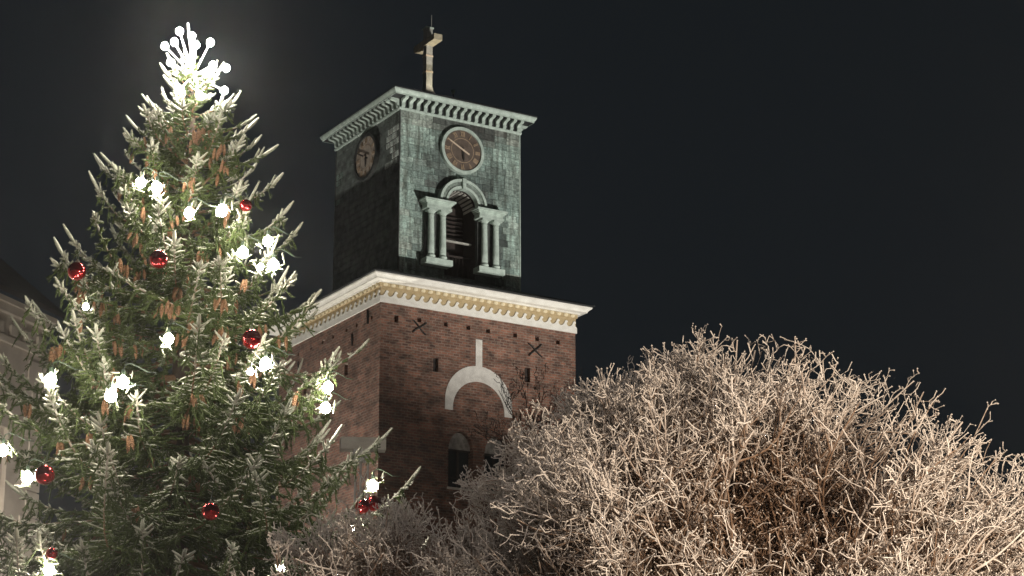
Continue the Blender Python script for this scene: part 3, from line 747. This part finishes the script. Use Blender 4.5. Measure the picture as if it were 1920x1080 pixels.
    # upright fingers along the top near the tip
    for q in range(int(3 * dens) + 1):
        t = rng.uniform(.6, .98); i = min(K - 2, int(t * (K - 1)))
        lists['ter'].append((P[i], norm(T[i] * .8 + np.array([rng.normal(0, .5), rng.normal(0, .5), .45])), rng.uniform(.04, .09), .1, .0125, .8, 0))
    # cones under the outer branches
    if .7 < dz < 4.4 and o[1] < .45:
        for q in range(rng.integers(2, 5) if dz < 3.2 else rng.integers(0, 3)):
            t = rng.uniform(.45, .93); i = min(K - 2, int(t * (K - 1)))
            base = P[i] + side * rng.uniform(-.12, .12)
            for _ in range(rng.integers(2, 5)):
                cone_spots.append(base + np.array([rng.normal(0, .03), rng.normal(0, .03), -.03]))
PL, PR = np.array(prim_lines), np.array(prim_r)
V, Q = tubes(PL, PR, 6)
acc_w.add(V, Q, np.repeat(np.tile(np.interp(tt, [0, .6, 1], [-.05, .15, .8]), len(PL)), 6))
BULBS = [  # position, label
    ((-3.53, 19.16, 8.38), 'outer bulb of the lit pair high on the spruce left, beside brown cones'),
    ((-3.36, 19.08, 8.30), 'inner bulb of the lit pair high on the spruce left, nearer the trunk'),
    ((-3.02, 18.94, 8.00), 'lone white bulb directly in front of the spruce trunk, upper third'),
    ((-2.74, 19.09, 8.07), 'white bulb just left of the small dark red bauble near the top'),
    ((-2.50, 18.88, 7.59), 'inner white bulb of the cluster of three on the spruce right shoulder'),
    ((-2.31, 19.22, 7.81), 'topmost white bulb of the cluster on the spruce right shoulder'),
    ((-2.23, 19.04, 7.52), 'outermost low white bulb of the cluster on the right shoulder'),
    ((-2.33, 18.90, 7.46), 'small dim bulb tucked beside the right shoulder cluster'),
    ((-3.87, 18.60, 6.99), 'small white bulb under the red bauble on the left edge of the spruce'),
    ((-3.06, 18.33, 6.61), 'white bulb alone in the dark middle of the spruce'),
    ((-4.13, 18.52, 6.29), 'white bulb on the left branch tip against the pale house'),
    ((-3.43, 18.24, 6.19), 'larger upper bulb of the touching pair left of the spruce middle'),
    ((-3.53, 18.24, 6.07), 'smaller lower bulb of the touching pair left of the spruce middle'),
    ((-2.22, 18.59, 6.45), 'white bulb below the red bauble in front of the brick wall'),
    ((-2.34, 18.49, 6.35), 'tiny bulb just below and left of the bulb under the bauble'),
    ((-1.70, 19.12, 6.36), 'upper bulb of the vertical pair at the right branch tips'),
    ((-1.71, 19.02, 6.14), 'lower bulb of the vertical pair at the right branch tips'),
    ((-4.24, 18.33, 5.36), 'white bulb touching the large bauble at the lower left edge'),
    ((-4.56, 18.70, 5.68), 'white bulb cut by the left edge of the picture'),
    ((-3.91, 17.92, 4.48), 'white bulb at the bottom left corner below a red bauble'),
    ((-1.98, 18.18, 4.53), 'small white bulb at the bottom where spruce meets frosted twigs'),
    ((-1.43, 18.95, 5.02), 'small white bulb peeping out below the pair of red baubles'),
    ((-1.31, 19.70, 5.55), 'white bulb inside the drooping branch tip above the paired baubles'),
]
small = {7, 8, 14, 20, 21}
BAUBLES = [
    ((-3.21, 18.50, 7.41), .086, 'glossy red bauble high in the middle of the spruce'),
    ((-3.99, 18.70, 7.36), .086, 'glossy red bauble hanging from the long left upper branch'),
    ((-2.34, 18.48, 6.65), .090, 'red bauble right of centre, above a white bulb'),
    ((-2.53, 19.22, 8.17), .060, 'small dark red bauble near the spruce top right edge'),
    ((-4.04, 18.12, 5.34), .088, 'large red bauble at the lower left beside a white bulb'),
    ((-2.57, 17.93, 4.98), .078, 'red bauble low in the dark centre of the spruce'),
    ((-1.36, 19.08, 5.24), .068, 'left one of two touching red baubles at the right tip'),
    ((-1.27, 19.20, 5.29), .072, 'right one of two touching red baubles at the right tip'),
    ((-3.88, 17.84, 4.61), .050, 'small red bauble at the bottom left above a white bulb'),
]
for p, _ in BULBS:      # added frosted shoots round each bulb, lit white to suggest its bloom
    c_ = np.array(p) - np.array([SX, SY, 0])
    for q in range(8):
        d_ = norm(rng.normal(0, 1, 3) + np.array([0, .2, .35]))
        st_ = c_ + norm(rng.normal(0, 1, 3) + np.array([0, .9, .1])) * rng.uniform(.07, .12)
        lists['ter'].append((st_, d_, rng.uniform(.05, .11), .1, .0105, .55, 3))
decor = np.array([p for p, _ in BULBS] + [p for p, _, _ in BAUBLES]) - np.array([SX, SY, 0])
toc = norm(np.array([-SX, -SY, 1.6]) - decor)
def clear(P, L, D):
    """leave room where a bulb or bauble hangs at the outside of the crown"""
    mid = P + D * (L[:, None] * .6)
    keep = np.ones(len(P), bool)
    for c_, d_ in zip(decor, toc):
        r = mid - c_; s = np.clip(r @ d_, 0, .35)
        keep &= np.linalg.norm(r - s[:, None] * d_, axis=1) > .058
    return keep
cnt = {}
for kind, kr, S, nn_, nl in (('sec', 4, 4, 26, .016), ('ter', 3, 3, 8, .0135), ('hang', 4, 3, 18, .020)):
    a = lists[kind]
    P0 = np.array([x[0] for x in a]); D = np.array([x[1] for x in a]); L = np.array([x[2] for x in a]); Bd = np.array([x[3] for x in a]); Rr = np.array([x[4] for x in a]); Fr = np.array([x[5] for x in a])
    keep = clear(P0, L, D); P0, D, L, Bd, Rr, Fr = (q[keep] for q in (P0, D, L, Bd, Rr, Fr))
    cnt[kind] = len(P0)
    t = np.linspace(0, 1, kr)
    P = P0[:, None] + D[:, None] * (L[:, None] * t)[..., None]
    P[..., 2] += Bd[:, None] * L[:, None] * t ** 2
    prof = np.interp(t, [0, .15, .8, 1], [.7, 1, .92, .45])
    V, Q = tubes(P, Rr[:, None] * prof * rng.uniform(.8, 1.15, (len(P0), 1)), S)
    acc_n.add(V, Q, np.repeat(np.repeat(Fr, kr), S))
    # needles standing off the twig
    n_t = len(P0)
    u = rng.uniform(0, 1, (n_t, nn_)); ang = rng.uniform(0, 2 * np.pi, (n_t, nn_))
    ref = np.where(np.abs(D[:, 2:3]) < .9, np.array([0, 0, 1.0]), np.array([1.0, 0, 0]))
    Aa = norm(np.cross(D, ref)); Bb = np.cross(D, Aa)
    rad = Aa[:, None] * np.cos(ang)[..., None] + Bb[:, None] * np.sin(ang)[..., None]
    pc = P0[:, None] + D[:, None] * (L[:, None] * u)[..., None]; pc[..., 2] += Bd[:, None] * L[:, None] * u ** 2
    dr = norm(rad * .85 + D[:, None] * .75)
    wd = norm(np.cross(dr, rad + .01)) * .0038
    ln = nl * rng.uniform(.7, 1.25, (n_t, nn_, 1))
    b0 = pc + rad * (Rr[:, None, None] * .75)
    tri_v = np.stack([b0 - wd, b0 + wd, b0 + dr * ln], 2).reshape(-1, 3)
    acc_n.add(tri_v, np.arange(len(tri_v)).reshape(-1, 3), np.repeat((Fr[:, None] * .85 + rad[..., 2] * .34 - .04).ravel(), 3))
nm_ = acc_n.mesh('crown', M['needle'])
crown = link(bpy.data.objects.new('crown', nm_), spruce)
M['sprucewood'] = frost_material('spruce_wood', (.13, .075, .04), (.22, .13, .07), (.62, .62, .56))
link(bpy.data.objects.new('branches', acc_w.mesh('branches', M['sprucewood'], True)), spruce)
# cones
cm_ = MB(); prof = []
for k in range(9):
    f = k / 8; r = .019 * math.sin(math.pi * (.12 + .86 * f)) ** .7
    prof += [(r * .82, -.13 * f), (r * 1.15, -.13 * f - .010)]
cm_.lathe(prof, 7)
CONE = mottled('spruce_cone', (.17, .088, .042), (.34, .19, .10), 60, .8, bump=.3)
cmesh = cm_.mesh('cone', CONE)
cone_spots = [p for p in cone_spots if np.min(np.linalg.norm(decor - (p - np.array([0, 0, .06])), axis=1)) > .12]
cone_spots.sort(key=lambda p: p[1] + rng.uniform(0, .5))
for p in cone_spots[:290]:
    o = put('cone', cmesh, spruce, tuple(p), rng.uniform(0, 6)); s = rng.uniform(.8, 1.15); o.scale = (s, s, s)
    o.rotation_euler = (rng.normal(0, .14), rng.normal(0, .14), rng.uniform(0, 6))

# ------------------------------------------------------------------ bulbs, baubles and the star on the spruce
STARGLOW = mat('lit_star_globe', (1, 1, 1), .4, 0, (1.0, .94, .84), 290)
GLOW = mat('lit_bulb', (1, 1, 1), .4, 0, (1.0, .92, .78), 150)
SOCK = mat('bulb_socket', (.03, .05, .03), .6)
gl = MB().lathe([(.012, .066), (.03, .054), (.052, .03), (.060, 0), (.052, -.03), (.03, -.052), (.004, -.06)], 12)
glm = gl.mesh('globe', GLOW, True)
stm = gl.mesh('star_globe', STARGLOW, True)
skm = MB().lathe([(.014, .07), (.02, .075), (.02, .125), (.012, .13)], 8).mesh('socket', SOCK)
cdn = MB()
cp_ = [(0, 0, .12), (.01, .02, .18), (.05, .07, .21), (.12, .13, .19), (.20, .18, .15), (.27, .25, .16)]
for a_, b_ in zip(cp_, cp_[1:]): cdn.bar(a_, b_, .006, 5)
cdm = cdn.mesh('cord', SOCK)
for k, (p, lab) in enumerate(BULBS):
    o = empty('string_light_bulb', p, lab, 'light bulb', 'white bulbs on the spruce')
    s = .5 if k in small else rng.uniform(.78, .92)
    for nm, me in (('globe', glm), ('socket', skm), ('cord', cdm)):
        put(nm, me, o, (0, 0, 0), 0, (s, s, s))
RED = mat('red_bauble', (.50, .014, .018), .10, .9)
RED.node_tree.nodes['Principled BSDF'].inputs['Coat Weight'].default_value = .6
CAPM = mat('bauble_cap', (.6, .55, .45), .3, 1.0)
bm_s = MB().lathe([(math.sin(a) + 1e-4, -math.cos(a)) for a in np.linspace(0.02, math.pi - .02, 18)], 24).mesh('ball', RED, True)
cap_me = MB().lathe([(.24, .96), (.24, 1.12), (.10, 1.14), (.05, 1.35)], 10).mesh('cap', CAPM)
for p, r, lab in BAUBLES:
    o = empty('bauble', p, lab, 'bauble', 'red baubles on the spruce')
    put('ball', bm_s, o, (0, 0, 0), 0, (r, r, r)); put('cap', cap_me, o, (0, 0, 0), 0, (r, r, r)); MB().bar((0, 0, r * 1.3), (.01, .03, r * 1.3 + .10), .004, 4).build('thread', SOCK, o)
star = empty('tree_star', (-3.20, 19.95, 9.80), 'dazzling white star of globe-tipped rods on the spruce top', 'tree topper')
STEEL = mat('white_rod', (.8, .8, .78), .5)
tips = [(-3.35, 19.9, 10.26), (-3.24, 20.0, 10.25), (-3.50, 19.95, 10.12), (-3.38, 19.80, 10.10), (-3.16, 19.78, 10.06), (-3.05, 20.0, 10.18),
        (-3.40, 19.75, 9.86), (-3.18, 19.62, 9.80), (-2.98, 19.78, 9.84), (-2.88, 20.0, 9.90), (-3.29, 19.70, 9.55), (-3.08, 19.62, 9.46), (-2.87, 19.86, 9.60)]
for t in tips:
    q = (t[0] + 3.20, t[1] - 19.95, t[2] - 9.80)
    a_ = MB().bar((0, 0, 0), q, .010, 6).build('rod', STEEL, star)
    put('globe', stm, star, q, 0, (.64, .64, .64))
MB().lathe([(.01, -.06), (.05, -.03), (.06, 0), (.05, .03), (.01, .06)], 10).build('hub', STEEL, star, True)
MB().bar((0, 0, 0), (-.08, .02, .58), .012, 6).build('spike', STEEL, star)

# ------------------------------------------------------------------ bare trees
def bare_tree(name, label, cx, cy, zc, rx, rz, trunk_base, trunk_r, m_twig, seed, n_limb=36, n_lat=22, n_tw=7, n_sp=3, tw_r=.0039, scale=1.0, frosty=True, group=None, tufts=(), low=-.75, px_=2.0, skew=0.0):
    r_ = np.random.default_rng(seed)
    root = empty(name, (cx, cy, 0), label, 'tree', group)
    acc, accl = Acc(), []
    base = np.array([trunk_base[0] - cx, trunk_base[1] - cy, zc - rz * .30])
    def shell(p):
        q = (p - np.array([0, 0, zc])) / np.array([rx, rx, rz]); return (np.linalg.norm(q[..., :2], axis=-1) ** px_ + np.abs(q[..., 2]) ** px_) ** (1 / px_)
    limbs, lr = [], []
    Kl = 11; t = np.linspace(0, 1, Kl)
    for k in range(n_limb):
        az = 2 * math.pi * (k * .618 + r_.uniform(-.1, .1))
        if k % 3 == 0 and frosty: az = -math.pi / 2 + r_.uniform(-1.1, 1.1)      # the open side towards the square is the denser
        el = math.asin(min(.99, low + (1 - low) * (k + .5) / n_limb))
        d = np.array([math.cos(az) * math.cos(el), math.sin(az) * math.cos(el), math.sin(el)])
        d = d / (math.cos(el) ** px_ + abs(math.sin(el)) ** px_) ** (1 / px_)
        bump = 1.0 + r_.normal(0, .06)
        for ta, te, tw_, amt in tufts:
            dd = math.hypot((az - ta + math.pi) % (2 * math.pi) - math.pi, el - te); bump += amt * math.exp(-(dd / tw_) ** 2)
        end = np.array([0, 0, zc]) + d * np.array([rx, rx, rz]) * bump * .92
        end[0] += skew * max(0, end[2] - zc) / rz
        mid = base + (end - base) * .45 + np.array([0, 0, rz * r_.uniform(.05, .25)])
        P = (1 - t)[:, None] ** 2 * base + 2 * (t * (1 - t))[:, None] * mid + (t ** 2)[:, None] * end
        P += np.cumsum(r_.normal(0, .022 * scale, (Kl, 3)), 0) * np.minimum(1, t * 3)[:, None]
        limbs.append(P); lr.append(np.interp(t, [0, .5, 1], [.030, .015, .008]) * scale * r_.uniform(.8, 1.2))
        mb = MB()
        V, Q = tubes(P[None], lr[-1][None], 6)
        me = np_mesh('limb', V, [Q], m_twig, {'frost': np.repeat(np.interp(t, [0, .4, 1], [.1, .3, .75]) if frosty else np.zeros(Kl), 6)}, True)
        link(bpy.data.objects.new('limb', me), root)
    def grow(parents, npl, lo, hi, length, k, wig, up, out, ang, r0, r1, fr_lo, fr_hi, S):
        """children along parent polylines (n,kp,3)"""
        n, kp, _ = parents.shape
        u = lo + (hi - lo) * (np.arange(npl)[None] + r_.uniform(0, 1, (n, npl))) / npl
        i = np.minimum((u * (kp - 1)).astype(int), kp - 2); f = (u * (kp - 1) - i)[..., None]
        ii = np.arange(n)[:, None]
        p = parents[ii, i] * (1 - f) + parents[ii, i + 1] * f
        tg = norm(parents[ii, i + 1] - parents[ii, i])
        rnd = norm(r_.normal(0, 1, p.shape)); perp = norm(rnd - (rnd * tg).sum(-1, keepdims=True) * tg)
        o = norm(p - np.array([0, 0, zc - rz * .9]))
        a = r_.uniform(*ang, u.shape)[..., None]
        d = norm(tg * np.cos(a) + perp * np.sin(a) + o * out + np.array([0, 0, up]))
        p, d = p.reshape(-1, 3), d.reshape(-1, 3)
        L = r_.uniform(*length, len(p))
        s1 = shell(p + d * L[:, None]); L = np.where(s1 > 1.08, L * np.clip(1 - (s1 - 1.08) * 2.2, .28, 1), L)
        tt_ = np.linspace(0, 1, k)
        C = p[:, None] + d[:, None] * (L[:, None] * tt_)[..., None]
        side = norm(np.cross(d, norm(r_.normal(0, 1, d.shape))))
        C += side[:, None] * (np.sin(tt_ * r_.uniform(1.5, 5, (len(p), 1))) * L[:, None] * wig)[..., None]
        C[..., 2] += (L[:, None] * r_.uniform(-.16, .34, (len(p), 1)) * tt_ ** 2)
        R = np.interp(tt_, [0, 1], [r0, r1])[None] * r_.uniform(.75, 1.3, (len(p), 1)) * scale
        V, Q = tubes(C, R, S)
        fr = fr_lo + (fr_hi - fr_lo) * np.clip((shell(C) - .55) / .5, 0, 1) + r_.normal(0, .1, (len(p), 1))
        acc.add(V, Q, np.repeat(fr.ravel(), S) if frosty else 0.0)
        return C
    LB = np.array(limbs)
    c1 = grow(LB, n_lat, .2, 1.0, (.18 * rx, .50 * rx), 7, .15, .02, .42, (.4, 1.2), .0074, .0046, .0, .6, 4)
    c2 = grow(c1, n_tw, .15, 1.0, (.04 * rx, .17 * rx), 5, .26, .04, .26, (.5, 1.35), tw_r * 1.08, tw_r * .9, .05, .8, 3)
    c3 = grow(c2, n_sp, .2, 1.0, (.015 * rx, .055 * rx), 3, .3, .12, .15, (.5, 1.4), tw_r * .95, tw_r * .9, .1, .9, 3)
    if frosty:   # long leading shoots that stand out of the crown
        grow(LB, 2, .8, 1.0, (.10 * rx, .24 * rx), 6, .10, .30, .8, (.1, .5), .0075, .006, .5, .8, 5)
    if frosty:   # rimed buds at the tips
        tipsP = np.concatenate([c3[:, -1], c2[:, -1], c1[:, -1]])
        rr = r_.uniform(.005, .0095, len(tipsP)) * scale
        oc = np.array([[1, 0, -.3], [-.5, .87, -.3], [-.5, -.87, -.3], [0, 0, 1.1], [0, 0, -1.0]])
        V = (tipsP[:, None] + oc[None] * rr[:, None, None]).reshape(-1, 3)
        of = np.array([[0, 1, 3], [1, 2, 3], [2, 0, 3], [1, 0, 4], [2, 1, 4], [0, 2, 4]])
        F = (of[None] + (np.arange(len(tipsP)) * 5)[:, None, None]).reshape(-1, 3)
        fr = .3 + .6 * np.clip((shell(tipsP) - .5) / .5, 0, 1)
        acc.add(V, F, np.repeat(fr, 5))
    cr2 = link(bpy.data.objects.new('crown', acc.mesh('crown', m_twig)), root)
    tb = MB()
    pts = [(base[0], base[1], 0, trunk_r * 1.5), (base[0] + .02, base[1], .4, trunk_r * 1.08), (base[0] - .02, base[1], base[2] * .5, trunk_r), (base[0], base[1], base[2] + .05, trunk_r * 1.15)]
    V, Q = tubes(np.array([[q[:3] for q in pts]]), np.array([[q[3] for q in pts]]), 10)
    link(bpy.data.objects.new('trunk', np_mesh('trunk', V, [Q], M['bark'], None, True)), root)
    return root, acc.n
t1, n1_ = bare_tree('frosted_tree', 'large dome of frosted bare twigs lit warm from the right', 1.72, 15.0, 3.86, 2.06, 1.56, (1.45, 15.0), .13, M['twig'], 3, n_limb=64, n_lat=25, n_tw=8, n_sp=3, px_=1.55, skew=-.62)
t2, n2_ = bare_tree('frosted_tree', 'lower grey frosted bare tree at the spruce foot', -.80, 16.0, 3.56, 1.40, .92, (-.75, 16.0), .11, M['twig'], 9, n_limb=42, n_lat=20, n_tw=8, n_sp=3)
t3, n3_ = bare_tree('bare_tree', 'dark leafless tree in front of the lower brick wall', 0.9, 80.0, 19.4, 2.5, 2.9, (.9, 80.0), .22, M['darktwig'], 21, n_limb=13, n_lat=7, n_tw=4, n_sp=2, tw_r=.008, scale=1.3, frosty=False, low=-.1)

# ------------------------------------------------------------------ lamps standing outside the picture
def street_lamp(p, label):
    o = empty('street_lamp', (p.x, p.y, 0), label, 'street lamp')
    MB().lathe([(.12, 0), (.12, .5), (.06, .6), (.045, p.z - .25)], 10).build('post', M['iron'], o)
    MB().lathe([(.05, p.z - .26), (.16, p.z - .24), (.18, p.z - .2)], 10).build('lamp_base', M['iron'], o)
    MB().lathe([(.34, p.z + .22), (.30, p.z + .26), (.05, p.z + .36)], 12).build('lamp_hood', M['iron'], o)
    for a in range(3):
        MB().bar((.17 * math.cos(a * 2.1), .17 * math.sin(a * 2.1), p.z - .22), (.3 * math.cos(a * 2.1), .3 * math.sin(a * 2.1), p.z + .24), .012, 4).build('lamp_strut', M['iron'], o)
street_lamp(STREET_R, 'street lamp standing beside the large frosted tree')
street_lamp(STREET_L, 'street lamp in the lane by the plastered house')
street_lamp(STREET_Y, 'street lamp in the churchyard below the tower')
def floodlight(p, target, label):
    o = empty('floodlight', (p.x, p.y, 0), label, 'floodlight')
    d = (Vector(target) - p).normalized()
    q = p - Vector((p.x, p.y, 0)) - d * .35
    MB().bar(q - d * .25, q + d * .28, .16, 10, .26).build('lamp_housing', M['iron'], o)
    MB().bar((q.x, q.y, 0), q - d * .1, .04, 6).build('bracket', M['iron'], o)
floodlight(FLOOD_F, tower_pt(0, -4, 32.5), 'floodlight on the square facing the clock front')
floodlight(FLOOD_S, tower_pt(-5, 0, 30), 'floodlight close under the shaded tower side')
# ------------------------------------------------------------------ thin haze added to spread a glow round the lamps
hz = MB().box(-160, 160, -25, 230, -1.6, 62).build('haze', None)
hz['kind'] = 'stuff'
hm = bpy.data.materials.new('glow_haze'); hm.use_nodes = True
hm.node_tree.nodes.clear()
ho = hm.node_tree.nodes.new('ShaderNodeOutputMaterial'); hv = hm.node_tree.nodes.new('ShaderNodeVolumePrincipled')
hv.inputs['Color'].default_value = (.9, .9, .9, 1); hv.inputs['Density'].default_value = 0.0008; hv.inputs['Anisotropy'].default_value = 0.93
hm.node_tree.links.new(hv.outputs[0], ho.inputs['Volume'])
hz.data.materials.append(hm)
print('plates', nfront, nleft, 'cones', len(cone_spots), cnt, 'tree verts', n1_, n2_, n3_, 'tris', sum(len(o.data.loops) - 2 * len(o.data.polygons) for o in bpy.data.objects if o.type == 'MESH'))
